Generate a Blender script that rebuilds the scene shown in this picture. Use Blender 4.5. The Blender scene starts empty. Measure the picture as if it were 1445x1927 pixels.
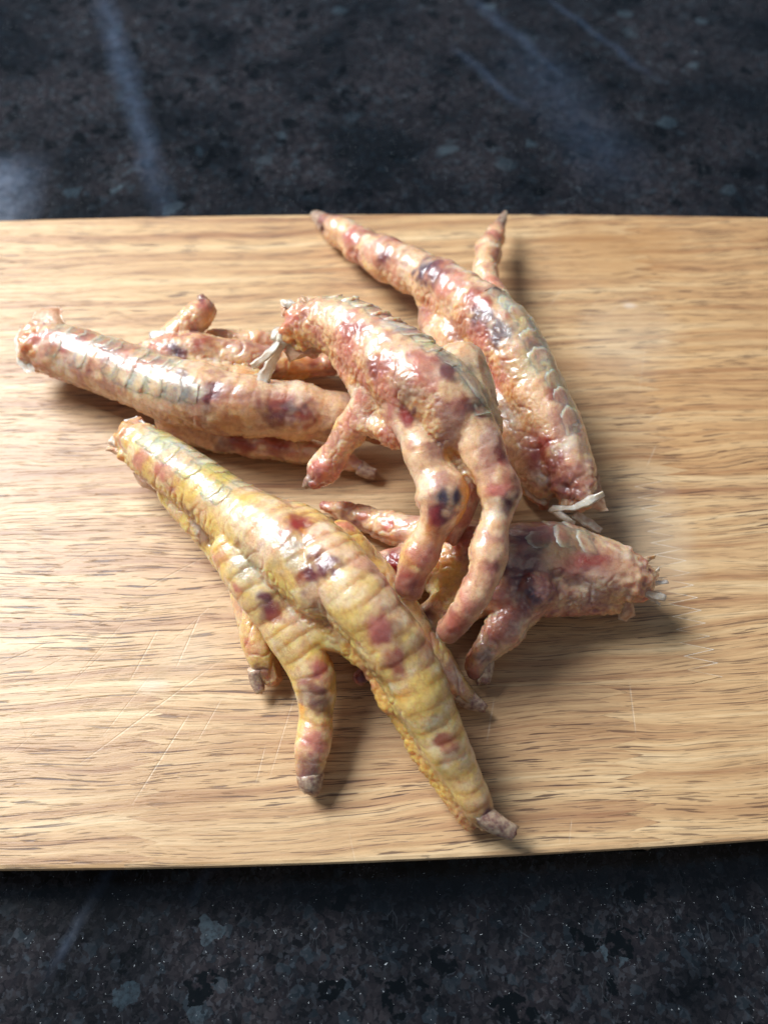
import bpy, bmesh, math, random
import numpy as np
from mathutils import Vector, Matrix
from mathutils.bvhtree import BVHTree

MM = 0.001
random.seed(7)
scene = bpy.context.scene
COL = scene.collection

# ------------------------------------------------------------------ camera
F = 1603.0                                    # focal length in photograph pixels (1445 x 1927)
CAM = np.array([0.0, -125.0, 216.5])          # millimetres; board top is z = 0
FWD = np.array([0.0, 0.5, -0.8660254]); RGT = np.array([1.0, 0, 0]); UPV = np.array([0.0, 0.8660254, 0.5])

cd = bpy.data.cameras.new('camera'); cam = bpy.data.objects.new('camera', cd); COL.objects.link(cam)
cam.location = Vector(CAM) * MM
cam.rotation_euler = (math.radians(30), 0, 0)
cd.sensor_fit = 'VERTICAL'; cd.sensor_height = 36.0; cd.sensor_width = 27.0
cd.lens = 36.0 * F / 1927.0
cd.clip_start = 0.01; cd.clip_end = 20
cd.dof.use_dof = True; cd.dof.focus_distance = 0.219; cd.dof.aperture_fstop = 9.0
scene.camera = cam

# ------------------------------------------------------------------ world and lamps
w = bpy.data.worlds.new("World"); scene.world = w; w.use_nodes = True
wn = w.node_tree.nodes; wl = w.node_tree.links
bg = wn['Background']; bg.inputs['Strength'].default_value = 0.15
bg.inputs['Color'].default_value = (0.52, 0.72, 1.0, 1)

def area(name, loc, target, sx, sy, power, color):
    l = bpy.data.lights.new(name, 'AREA'); l.shape = 'RECTANGLE'; l.size = sx; l.size_y = sy
    l.energy = power; l.color = color
    o = bpy.data.objects.new(name, l); COL.objects.link(o)
    o.location = loc
    d = Vector(target) - Vector(loc)
    o.rotation_euler = d.to_track_quat('-Z', 'Y').to_euler()
    return o
area('window_light', (-0.64, 0.44, 0.80), (0, 0.03, 0), 0.54, 0.50, 24.5, (0.93, 0.965, 1.0))
area('room_light', (0.55, -0.9, 1.3), (0, 0, 0), 1.2, 0.9, 2.2, (1.0, 0.88, 0.74))

scene.view_settings.view_transform = 'Standard'
scene.view_settings.look = 'None'
scene.view_settings.exposure = 0.0
scene.view_settings.gamma = 1.0

# ------------------------------------------------------------------ helpers
def unproj(px, py, z=0.0):
    r = FWD * F + RGT * (px - 722.5) + UPV * (963.5 - py)
    return CAM + r * ((z - CAM[2]) / r[2])
def mmpp(P):                                  # millimetres per pixel at P
    return float(np.dot(np.asarray(P) - CAM, FWD)) / F

def H3(ix, iy, iz, seed):
    h = (ix.astype(np.int64) * 374761393 + iy.astype(np.int64) * 668265263 + iz.astype(np.int64) * 2147483647 + seed * 974711) & 0xffffffff
    h = ((h ^ (h >> 13)) * 1274126177) & 0xffffffff
    h = ((h ^ (h >> 16)) * 2246822519) & 0xffffffff
    h ^= (h >> 15)
    return (h & 0xffffff) / float(0xffffff)
def vnoise(P, size, seed=0):                  # value noise, -1..1
    Q = np.asarray(P) / size; I = np.floor(Q); f = Q - I; f = f * f * f * (f * (f * 6 - 15) + 10)
    ix, iy, iz = I[:, 0], I[:, 1], I[:, 2]; r = 0
    for a in (0, 1):
        wa = f[:, 0] if a else 1 - f[:, 0]
        for b in (0, 1):
            wb = f[:, 1] if b else 1 - f[:, 1]
            for c in (0, 1):
                wc = f[:, 2] if c else 1 - f[:, 2]
                r = r + wa * wb * wc * H3(ix + a, iy + b, iz + c, seed)
    return r * 2 - 1
def fbm(P, size, seed=0, octv=3):
    r = 0; a = 1; t = 0
    for i in range(octv):
        r = r + a * vnoise(P, size / 2 ** i, seed + 11 * i); t += a; a *= 0.55
    return r / t
def vor(P, size, seed=0):                     # F1, F2 of cell noise
    Q = np.asarray(P) / size; I = np.floor(Q); n = len(Q)
    f1 = np.full(n, 9.0); f2 = np.full(n, 9.0)
    for a in (-1, 0, 1):
        for b in (-1, 0, 1):
            for c in (-1, 0, 1):
                ix, iy, iz = I[:, 0] + a, I[:, 1] + b, I[:, 2] + c
                d = np.sqrt((ix + H3(ix, iy, iz, seed) - Q[:, 0]) ** 2 + (iy + H3(ix, iy, iz, seed + 1) - Q[:, 1]) ** 2 + (iz + H3(ix, iy, iz, seed + 2) - Q[:, 2]) ** 2)
                m = d < f1
                f2 = np.where(m, f1, np.minimum(f2, d)); f1 = np.where(m, d, f1)
    return f1, f2
def sst(x, a, b):
    t = np.clip((x - a) / (b - a), 0, 1); return t * t * (3 - 2 * t)

def newobj(name, verts, faces, mat, parent=None, smooth=True):
    me = bpy.data.meshes.new(name)
    me.from_pydata([tuple(v) for v in (np.asarray(verts) * MM)], [], faces)
    if smooth: me.polygons.foreach_set('use_smooth', [True] * len(me.polygons))
    me.update()
    if mat: me.materials.append(mat)
    o = bpy.data.objects.new(name, me); COL.objects.link(o)
    if parent: o.parent = parent; o.matrix_parent_inverse = parent.matrix_world.inverted()
    return o
def empty(name, loc):
    o = bpy.data.objects.new(name, None); COL.objects.link(o)
    o.location = Vector(loc) * MM; o.empty_display_size = 0.01
    o.matrix_world = Matrix.Translation(o.location)
    return o
def setcol(me, cols, name='skin_colour'):
    a = me.attributes.new(name, 'FLOAT_COLOR', 'POINT')
    c = np.ones((len(cols), 4), np.float32); c[:, :3] = cols
    a.data.foreach_set('color', c.ravel())

# node helper
class NT:
    def __init__(s, name):
        s.m = bpy.data.materials.new(name); s.m.use_nodes = True
        s.t = s.m.node_tree; s.n = s.t.nodes; s.l = s.t.links; s.b = s.n['Principled BSDF']
    def new(s, typ, **kw):
        n = s.n.new(typ)
        for k, v in kw.items():
            if k.startswith('i_'):
                k = k[2:]; k = int(k) if k.isdigit() else k.replace('_', ' ')
                if hasattr(v, 'is_linked') or isinstance(v, bpy.types.NodeSocket): s.l.new(v, n.inputs[k])
                else: n.inputs[k].default_value = v
            else: setattr(n, k, v)
        return n
    def math(s, op, a, b=None, c=None, clamp=False):
        n = s.new('ShaderNodeMath', operation=op, use_clamp=clamp)
        for i, v in enumerate((a, b, c)):
            if v is None: continue
            if isinstance(v, bpy.types.NodeSocket): s.l.new(v, n.inputs[i])
            else: n.inputs[i].default_value = v
        return n.outputs[0]
    def mix(s, f, a, b, mode='MIX'):
        n = s.new('ShaderNodeMix', data_type='RGBA', blend_type=mode)
        for i, v in ((0, f), (6, a), (7, b)):
            if isinstance(v, bpy.types.NodeSocket): s.l.new(v, n.inputs[i])
            else: n.inputs[i].default_value = v if i == 0 or len(v) == 4 else (*v, 1)
        return n.outputs[2]
    def ramp(s, f, stops, interp='LINEAR'):
        n = s.new('ShaderNodeValToRGB'); s.l.new(f, n.inputs[0]); cr = n.color_ramp; cr.interpolation = interp
        while len(cr.elements) < len(stops): cr.elements.new(0.5)
        for e, (p, c) in zip(cr.elements, stops):
            e.position = p; e.color = (c, c, c, 1) if isinstance(c, (int, float)) else (*c, 1)
        return n.outputs[0]
    def noise(s, vec, scale, detail=3, rough=0.5, dist=0.0):
        n = s.new('ShaderNodeTexNoise'); s.l.new(vec, n.inputs['Vector'])
        n.inputs['Scale'].default_value = scale; n.inputs['Detail'].default_value = detail
        n.inputs['Roughness'].default_value = rough; n.inputs['Distortion'].default_value = dist
        return n.outputs['Fac']
    def mapping(s, vec, scale=(1, 1, 1), loc=(0, 0, 0), rot=(0, 0, 0)):
        n = s.new('ShaderNodeMapping'); s.l.new(vec, n.inputs[0])
        n.inputs['Scale'].default_value = scale; n.inputs['Location'].default_value = loc; n.inputs['Rotation'].default_value = rot
        return n.outputs[0]
    def segment(s, X, Y, a, b, wd):           # 0..1 mask of a fine straight line from a to b (mm)
        dx, dy = b[0] - a[0], b[1] - a[1]; L = math.hypot(dx, dy); dx /= L; dy /= L
        u = s.math('ADD', s.math('MULTIPLY', s.math('SUBTRACT', X, a[0]), dx), s.math('MULTIPLY', s.math('SUBTRACT', Y, a[1]), dy))
        v = s.math('ADD', s.math('MULTIPLY', s.math('SUBTRACT', X, a[0]), -dy), s.math('MULTIPLY', s.math('SUBTRACT', Y, a[1]), dx))
        ends = s.math('MULTIPLY', s.math('MULTIPLY', u, 4.0 / L, clamp=True), s.math('MULTIPLY', s.math('SUBTRACT', L, u), 4.0 / L, clamp=True))
        line = s.math('SUBTRACT', 1.0, s.math('DIVIDE', s.math('ABSOLUTE', v), wd), clamp=True)
        return s.math('MULTIPLY', ends, line)

def mm_coords(k):                             # object coordinates in mm
    tc = k.new('ShaderNodeTexCoord')
    n = k.new('ShaderNodeVectorMath', operation='SCALE'); k.l.new(tc.outputs['Object'], n.inputs[0]); n.inputs['Scale'].default_value = 1000.0
    return n.outputs[0]

# ------------------------------------------------------------------ granite worktop
def granite_mat():
    k = NT('granite'); v = mm_coords(k)
    wob = k.new('ShaderNodeTexNoise'); k.l.new(v, wob.inputs['Vector']); wob.inputs['Scale'].default_value = 0.45; wob.inputs['Detail'].default_value = 3
    vv = k.new('ShaderNodeVectorMath', operation='MULTIPLY_ADD'); k.l.new(wob.outputs['Color'], vv.inputs[0]); vv.inputs[1].default_value = (3.2, 3.2, 3.2); k.l.new(v, vv.inputs[2]); vv = vv.outputs[0]
    def vo(scale, vec=vv, feat='F1', out='Color'):
        n = k.new('ShaderNodeTexVoronoi', feature=feat); k.l.new(vec, n.inputs['Vector']); n.inputs['Scale'].default_value = scale; return n.outputs[out]
    c1 = k.new('ShaderNodeSeparateColor'); k.l.new(vo(0.40), c1.inputs[0])
    c2 = k.new('ShaderNodeSeparateColor'); k.l.new(vo(1.0), c2.inputs[0])
    c3 = k.new('ShaderNodeSeparateColor'); k.l.new(vo(0.17), c3.inputs[0])
    base = k.ramp(c1.outputs[0], [(0.0, (0.004, 0.005, 0.006)), (0.16, (0.012, 0.013, 0.015)), (0.4, (0.022, 0.020, 0.024)), (0.7, (0.030, 0.026, 0.028)), (0.9, (0.024, 0.034, 0.042)), (0.985, (0.045, 0.065, 0.078))])
    fine = k.ramp(c2.outputs[1], [(0.0, (0.003, 0.003, 0.004)), (0.3, (0.010, 0.010, 0.012)), (0.6, (0.030, 0.026, 0.028)), (0.88, (0.062, 0.058, 0.060)), (1.0, (0.085, 0.10, 0.115))])
    col = k.mix(0.45, base, fine)
    big = k.ramp(c3.outputs[2], [(0.0, 1.0), (0.10, 1.0), (0.14, 0.0)], 'LINEAR')
    blk = k.math('MULTIPLY', big, k.ramp(k.noise(v, 0.5, 3), [(0.42, 0.0), (0.5, 1.0)]))
    col = k.mix(blk, col, (0.0025, 0.004, 0.005))
    cry = k.ramp(c3.outputs[0], [(0.988, 0.0), (0.991, 1.0)])
    n2 = k.noise(v, 0.9, 4, 0.7)
    cry = k.math('MULTIPLY', cry, k.ramp(n2, [(0.35, 0.25), (0.6, 1.0)]))
    col = k.mix(k.math('MULTIPLY', cry, 0.8), col, (0.085, 0.125, 0.145))
    big2 = k.ramp(k.noise(v, 0.03, 2), [(0.35, (0.17, 0.21, 0.25)), (0.65, (0.74, 0.71, 0.73))])
    col = k.mix(1.0, col, big2, 'MULTIPLY')
    # tiny mica flakes and fine hairline scratches in the crystals
    fl = k.new('ShaderNodeTexVoronoi', feature='F1'); k.l.new(vv, fl.inputs['Vector']); fl.inputs['Scale'].default_value = 2.2
    fs = k.new('ShaderNodeSeparateColor'); k.l.new(fl.outputs['Color'], fs.inputs[0])
    flake = k.math('MULTIPLY', k.math('GREATER_THAN', fs.outputs[0], 0.965), k.math('LESS_THAN', fl.outputs['Distance'], 0.20))
    col = k.mix(flake, col, (0.42, 0.46, 0.48))
    we = k.mapping(v, (1.6, 0.55, 1), rot=(0, 0, 0.5))
    ew = k.new('ShaderNodeTexVoronoi', feature='DISTANCE_TO_EDGE'); k.l.new(we, ew.inputs['Vector']); ew.inputs['Scale'].default_value = 0.35
    ed = k.math('MULTIPLY', k.math('LESS_THAN', ew.outputs['Distance'], 0.025), k.ramp(k.noise(v, 0.16, 2), [(0.60, 0.0), (0.66, 1.0)]))
    col = k.mix(k.math('MULTIPLY', ed, 0.08), col, (0.25, 0.30, 0.34))
    # bluish window reflections and wiped streaks, both painted into the granite colour
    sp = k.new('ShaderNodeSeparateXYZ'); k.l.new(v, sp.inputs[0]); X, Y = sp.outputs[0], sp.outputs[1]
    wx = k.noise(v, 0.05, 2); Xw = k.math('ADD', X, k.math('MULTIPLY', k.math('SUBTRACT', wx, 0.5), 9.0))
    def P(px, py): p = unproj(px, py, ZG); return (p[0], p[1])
    sheen_smear = None
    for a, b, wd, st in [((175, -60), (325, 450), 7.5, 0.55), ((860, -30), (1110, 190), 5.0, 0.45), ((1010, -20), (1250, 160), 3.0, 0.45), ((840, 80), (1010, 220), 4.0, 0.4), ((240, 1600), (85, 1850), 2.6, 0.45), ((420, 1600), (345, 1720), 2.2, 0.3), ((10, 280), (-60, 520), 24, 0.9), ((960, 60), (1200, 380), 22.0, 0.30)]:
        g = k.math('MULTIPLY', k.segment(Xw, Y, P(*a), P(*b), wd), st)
        sheen_smear = g if sheen_smear is None else k.math('MAXIMUM', sheen_smear, g)
    sheen_smear = k.math('MULTIPLY', sheen_smear, k.ramp(k.noise(v, 0.22, 4, 0.6), [(0.3, 0.4), (0.65, 1.0)]))
    col = k.mix(k.math('MULTIPLY', sheen_smear, 0.42), col, (0.11, 0.17, 0.28))
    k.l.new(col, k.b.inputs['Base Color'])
    k.b.inputs['Specular IOR Level'].default_value = 0.5
    r = k.math('ADD', 0.10, k.math('MULTIPLY', k.noise(v, 0.35, 3), 0.14))
    r = k.math('ADD', r, k.math('MULTIPLY', sheen_smear, 0.2))
    k.l.new(r, k.b.inputs['Roughness'])
    bp = k.new('ShaderNodeBump'); bp.inputs['Strength'].default_value = 0.12; bp.inputs['Distance'].default_value = 0.0003
    k.l.new(k.noise(v, 0.8, 5, 0.65), bp.inputs['Height']); k.l.new(bp.outputs[0], k.b.inputs['Normal'])
    return k.m
ZG = -17.0
def worktop():
    x0, x1, y0, y1 = -620, 620, -330, 560; t = 30
    bm = bmesh.new(); bmesh.ops.create_cube(bm, size=1.0)
    for v in bm.verts: v.co = Vector(((x0 + x1) / 2 + v.co.x * (x1 - x0), (y0 + y1) / 2 + v.co.y * (y1 - y0), ZG - t / 2 + v.co.z * t)) * MM
    bmesh.ops.bevel(bm, geom=list(bm.edges), offset=0.003, segments=3, affect='EDGES')
    me = bpy.data.meshes.new('worktop'); bm.to_mesh(me); bm.free(); me.materials.append(granite_mat())
    o = bpy.data.objects.new('worktop', me); COL.objects.link(o)
    o['kind'] = 'structure'; o['label'] = 'polished dark speckled granite worktop under the wooden board'
worktop()

# ------------------------------------------------------------------ wooden board
SCR = [((425, 1235), (140, 1445)), ((290, 1262), (190, 1390)), ((420, 1310), (370, 1398)), ((365, 1330), (245, 1520)), ((560, 1290), (505, 1470)),
       ((140, 1228), (20, 1290)), ((100, 1205), (0, 1250)), ((35, 1345), (60, 1410)), ((210, 1215), (110, 1310)), ((1183, 1280), (1196, 1385)),
       ((1130, 550), (1080, 640)), ((1195, 552), (1130, 600)), ((1060, 540), (1030, 580)), ((1215, 640), (1200, 750)), ((1250, 765), (1215, 800)),
       ((1235, 835), (1215, 880)), ((655, 1560), (672, 1640)), ((330, 1100), (120, 1210)), ((400, 1040), (250, 1120)), ((450, 1090), (300, 1230)),
       ((1075, 1540), (1070, 1590)), ((930, 1310), (915, 1400)), ((75, 1370), (20, 1420)), ((500, 1400), (480, 1480)), ((300, 1180), (240, 1290)),
       ((230, 1010), (60, 1090)), ((260, 1140), (130, 1290)), ((380, 1150), (330, 1260))]
def wood_mat():
    k = NT('rubberwood'); v = mm_coords(k)
    oi = k.new('ShaderNodeObjectInfo'); rnd = oi.outputs['Random']
    off = k.new('ShaderNodeCombineXYZ'); k.l.new(k.math('MULTIPLY', rnd, 730.0), off.inputs[0]); k.l.new(k.math('MULTIPLY', rnd, 1310.0), off.inputs[1])
    av = k.new('ShaderNodeVectorMath', operation='ADD'); k.l.new(v, av.inputs[0]); k.l.new(off.outputs[0], av.inputs[1])
    # wandering of the grain
    wv = k.new('ShaderNodeTexNoise'); k.l.new(k.mapping(av.outputs[0], (0.012, 0.035, 1)), wv.inputs['Vector']); wv.inputs['Scale'].default_value = 1.0; wv.inputs['Detail'].default_value = 2
    sep = k.new('ShaderNodeSeparateXYZ'); k.l.new(av.outputs[0], sep.inputs[0])
    # the fibres climb a little to the right
    yy = k.math('ADD', sep.outputs[1], k.math('MULTIPLY', sep.outputs[0], -0.045))
    yy = k.math('ADD', yy, k.math('MULTIPLY', wv.outputs['Fac'], 11.0))
    cx = k.new('ShaderNodeCombineXYZ'); k.l.new(sep.outputs[0], cx.inputs[0]); k.l.new(yy, cx.inputs[1]); g = cx.outputs[0]
    bands = k.noise(k.mapping(g, (0.005, 0.22, 1)), 1.0, 5, 0.65)
    fib = k.noise(k.mapping(g, (0.045, 1.3, 1)), 1.0, 5, 0.65)
    fibf = k.noise(k.mapping(g, (0.16, 4.2, 1)), 1.0, 4, 0.65)
    col = k.ramp(bands, [(0.30, (0.30, 0.145, 0.075)), (0.42, (0.47, 0.275, 0.14)), (0.54, (0.61, 0.40, 0.21)), (0.68, (0.73, 0.54, 0.32))])
    tint = k.ramp(rnd, [(0.0, (0.98, 0.90, 0.80)), (0.5, (1.04, 1.04, 1.02)), (1.0, (0.90, 0.86, 0.83))])
    col = k.mix(1.0, col, tint, 'MULTIPLY')
    col = k.mix(1.0, col, k.ramp(fib, [(0.3, (0.78, 0.72, 0.67)), (0.50, (1.0, 1.0, 1.0)), (0.8, (1.08, 1.08, 1.06))]), 'MULTIPLY')
    col = k.mix(1.0, col, k.ramp(fibf, [(0.32, 0.78), (0.50, 1.0), (0.68, 1.08)]), 'MULTIPLY')
    # open pores: short dark dashes lying along the fibres
    def dashes(sx, sy, th, dy):
        p = k.noise(k.mapping(g, (sx, sy, 1), loc=(dy, dy * 3, 0)), 1.0, 2, 0.45)
        return k.ramp(p, [(th, 0.0), (th + 0.035, 1.0)])
    crowd = k.ramp(k.noise(k.mapping(g, (0.012, 0.05, 1), loc=(5, 9, 0)), 1.0, 2), [(0.30, 0.35), (0.55, 1.0)])
    d1 = dashes(0.065, 1.6, 0.615, 0); d2 = dashes(0.12, 2.9, 0.625, 31); d3 = dashes(0.030, 1.9, 0.65, 77)
    dash = k.math('MULTIPLY', k.math('MAXIMUM', d1, k.math('MAXIMUM', k.math('MULTIPLY', d2, 0.8), d3)), crowd)
    col = k.mix(k.math('MULTIPLY', dash, 0.9), col, (0.085, 0.042, 0.03))
    # brown stains
    st = k.ramp(k.noise(k.mapping(v, (0.010, 0.022, 1), loc=(3.3, 1.2, 0)), 1.0, 3), [(0.55, 0.0), (0.72, 1.0)])
    col = k.mix(k.math('MULTIPLY', st, 0.35), col, (0.42, 0.22, 0.09))
    sv = k.new('ShaderNodeSeparateXYZ'); k.l.new(v, sv.inputs[0])
    nz = k.math('MULTIPLY', k.math('SUBTRACT', k.noise(v, 0.09, 3), 0.5), 0.9)
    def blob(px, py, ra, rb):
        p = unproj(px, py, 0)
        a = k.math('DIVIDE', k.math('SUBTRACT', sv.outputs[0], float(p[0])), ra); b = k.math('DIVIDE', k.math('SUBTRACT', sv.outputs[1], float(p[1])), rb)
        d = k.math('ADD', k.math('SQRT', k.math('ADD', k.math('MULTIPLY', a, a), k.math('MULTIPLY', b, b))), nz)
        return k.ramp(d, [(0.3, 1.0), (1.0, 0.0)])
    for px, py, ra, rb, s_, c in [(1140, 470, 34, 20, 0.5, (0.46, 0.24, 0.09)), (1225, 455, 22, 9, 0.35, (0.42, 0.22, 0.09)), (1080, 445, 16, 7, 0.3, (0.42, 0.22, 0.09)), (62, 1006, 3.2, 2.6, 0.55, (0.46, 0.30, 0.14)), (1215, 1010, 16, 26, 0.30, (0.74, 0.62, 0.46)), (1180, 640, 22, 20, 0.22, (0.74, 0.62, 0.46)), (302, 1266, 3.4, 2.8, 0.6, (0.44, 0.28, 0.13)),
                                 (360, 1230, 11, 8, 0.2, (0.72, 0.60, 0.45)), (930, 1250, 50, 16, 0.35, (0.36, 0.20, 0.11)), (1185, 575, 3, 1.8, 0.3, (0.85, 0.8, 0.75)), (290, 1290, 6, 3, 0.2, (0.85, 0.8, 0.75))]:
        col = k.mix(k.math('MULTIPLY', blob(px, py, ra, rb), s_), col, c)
    # knife marks
    scr = None
    for i, (a, b) in enumerate(SCR):
        A = unproj(*a); B = unproj(*b)
        m = k.math('MULTIPLY', k.segment(sv.outputs[0], sv.outputs[1], A[:2], B[:2], 0.20 if i % 3 else 0.30), (0.9, 0.55, 0.7)[i % 3])
        scr = m if scr is None else k.math('MAXIMUM', scr, m)
    scr = k.math('MULTIPLY', scr, k.ramp(k.noise(v, 0.5, 2), [(0.3, 0.35), (0.6, 1.0)]))
    col = k.mix(k.math('MULTIPLY', scr, 0.28), col, (0.88, 0.80, 0.64))
    k.l.new(col, k.b.inputs['Base Color'])
    rough = k.math('ADD', 0.31, k.math('MULTIPLY', fib, 0.16)); k.l.new(k.math('ADD', rough, k.math('MULTIPLY', scr, 0.2)), k.b.inputs['Roughness'])
    k.b.inputs['Specular IOR Level'].default_value = 0.5
    h = k.math('ADD', k.math('MULTIPLY', fib, 0.5), k.math('MULTIPLY', dash, -0.9)); h = k.math('ADD', h, k.math('MULTIPLY', fibf, 0.25)); h = k.math('SUBTRACT', h, k.math('MULTIPLY', scr, 0.6))
    h = k.math('ADD', h, k.math('MULTIPLY', k.noise(v, 1.6, 3), 0.22))
    bp = k.new('ShaderNodeBump'); bp.inputs['Strength'].default_value = 0.42; bp.inputs['Distance'].default_value = 0.00035
    k.l.new(h, bp.inputs['Height']); k.l.new(bp.outputs[0], k.b.inputs['Normal'])
    return k.m
def board():
    root = empty('cutting_board', (0, 15, -17)); root['label'] = 'pale wooden cutting board lying on the dark granite, feet heaped on it'; root['category'] = 'cutting board'
    wm = wood_mat()
    top = [(-330, 426), (0, 415), (300, 405.5), (700, 402), (1100, 403), (1445, 407.5), (1700, 414)]
    bot = [(-330, 1636), (0, 1637), (300, 1635), (500, 1631), (722, 1620), (1000, 1606), (1220, 1596), (1445, 1584), (1700, 1560)]
    def curve(pts):
        w_ = np.array([unproj(a, b)[:2] for a, b in pts]); c = np.polyfit(w_[:, 0], w_[:, 1], 3); return c
    ct, cb = curve(top), curve(bot)
    XL, XR = -196.0, 196.0
    def yt(x): return float(np.polyval(ct, np.clip(x, -150, 150)))
    def yb(x): return float(np.polyval(cb, np.clip(x, -150, 150)))
    def corner(x):                           # rounded board ends
        d = max(0.0, abs(x) - 180.0); return 14.0 * (1 - math.sqrt(max(0.0, 1 - (d / 16.0) ** 2))) if d > 0 else 0.0
    def seam(py_l, py_r):
        a = unproj(0, py_l)[1]; b = unproj(1445, py_r)[1]; xa = unproj(0, py_l)[0]; xb = unproj(1445, py_r)[0]
        return lambda x: a + (b - a) * (x - xa) / (xb - xa)
    seams = [lambda x: yt(x) - corner(x), seam(668, 652), seam(913, 892), seam(1306, 1284), lambda x: yb(x) + corner(x)]
    joints = [[1205], [1217], [1255], [257, 1172]]       # finger joint columns per row, photograph pixels
    pys = [540, 770, 1120, 1460]
    T = 16.0
    for r in range(4):
        hi, lo = seams[r], seams[r + 1]
        xs = [XL] + [float(unproj(j, pys[r])[0]) for j in joints[r]] + [XR]
        for i in range(len(xs) - 1):
            a, b = xs[i], xs[i + 1]
            def zig(x, gap):
                yh, yl = hi(x) , lo(x); n = max(4, int(round((yh - yl) / 3.9))) * 2; out = []
                for q in range(n + 1):
                    y = yh + (yl - yh) * q / n
                    out.append((x + (4.2 if q % 2 else -4.2) + gap + (yh - y) * 0.10, y))
                return out                    # going from high to low
            g = 0.03
            za, zb = i > 0, i < len(xs) - 2; sh = lambda x: (hi(x) - lo(x)) * 0.10
            up = [(x, hi(x) - g) for x in np.linspace(a + (6 if za else 1), b - (6 if zb else 1), 40)]
            dn = [(x, lo(x) + g) for x in np.linspace(b + (sh(b) - 6 if zb else -1), a + (sh(a) + 6 if za else 1), 40)]
            L_ = [(a, hi(a) - g), (a, lo(a) + g)] if i == 0 else zig(a, 0.27 if r == 2 else 0.06)
            R_ = [(b, hi(b) - g), (b, lo(b) + g)] if i == len(xs) - 2 else zig(b, -0.27 if r == 2 else -0.06)
            loop = L_[::-1] + up + R_ + dn    # clockwise seen from above
            loop = [loop[0]] + [p for q, p in enumerate(loop[1:]) if math.hypot(p[0] - loop[q][0], p[1] - loop[q][1]) > 0.02]
            pts = loop[::-1]; n = len(pts)
            def inset(p, d):                  # pull outer board edges in as the side slopes under
                x, y = p
                if r == 0 and y > hi(x) - 0.5: y -= d
                if r == 3 and y < lo(x) + 0.5: y += d
                if x > XR - 0.5: x -= d
                if x < XL + 0.5: x += d
                return x, y
            verts = []; faces = []
            prof = [(1.1, 0.0), (0.35, -0.25), (0.0, -0.9), (0.5, -4.0), (2.6, -9.0), (6.0, -T)]
            for d, z in prof: verts += [(*inset(p, d), z) for p in pts]
            faces.append(list(range(n)))
            for m in range(len(prof) - 1):
                for q in range(n):
                    faces.append([m * n + q, (m + 1) * n + q, (m + 1) * n + (q + 1) % n, m * n + (q + 1) % n])
            faces.append([(len(prof) - 1) * n + q for q in range(n)][::-1])
            o = newobj('stave', verts, faces, wm, root, smooth=False)
            bm = bmesh.new(); bm.from_mesh(o.data); bmesh.ops.recalc_face_normals(bm, faces=bm.faces); bm.to_mesh(o.data); bm.free()
    # glue that fills the joints
    glues = []
    for nm, cc in (('glue_pale', (0.92, 0.86, 0.74, 1)), ('glue_thin', (0.62, 0.45, 0.27, 1))):
        k = NT(nm); nv = k.ramp(k.noise(mm_coords(k), 0.11, 3), [(0.38, 0.0), (0.62, 1.0)]); k.l.new(k.mix(nv, (0.60, 0.44, 0.27), cc), k.b.inputs['Base Color']); k.b.inputs['Roughness'].default_value = 0.5; glues.append(k.m)
    for r in range(4):
        for j in joints[r]:
            bm = bmesh.new()
            x = float(unproj(j, pys[r])[0]); yh, yl = seams[r](x), seams[r + 1](x)
            n = max(4, int(round((yh - yl) / 3.9))) * 2; prev = None
            for q in range(n + 1):
                y = yh + (yl - yh) * q / n; X = x + (4.2 if q % 2 else -4.2) + (yh - y) * 0.10
                if q == 0: y -= 1.2
                if q == n: y += 1.2
                cur = [bm.verts.new((X * MM + s_ * 0.0005, y * MM, z * MM)) for s_ in (-1, 1) for z in (-0.03, -2.0)]
                if prev: bm.faces.new((prev[0], prev[2], cur[2], cur[0]))
                prev = cur
            me = bpy.data.meshes.new('glue_line'); bm.to_mesh(me); bm.free(); me.materials.append(glues[0 if r == 2 else 1])
            o = bpy.data.objects.new('glue_line', me); COL.objects.link(o); o.parent = root; o.matrix_parent_inverse = root.matrix_world.inverted()
board()

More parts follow.
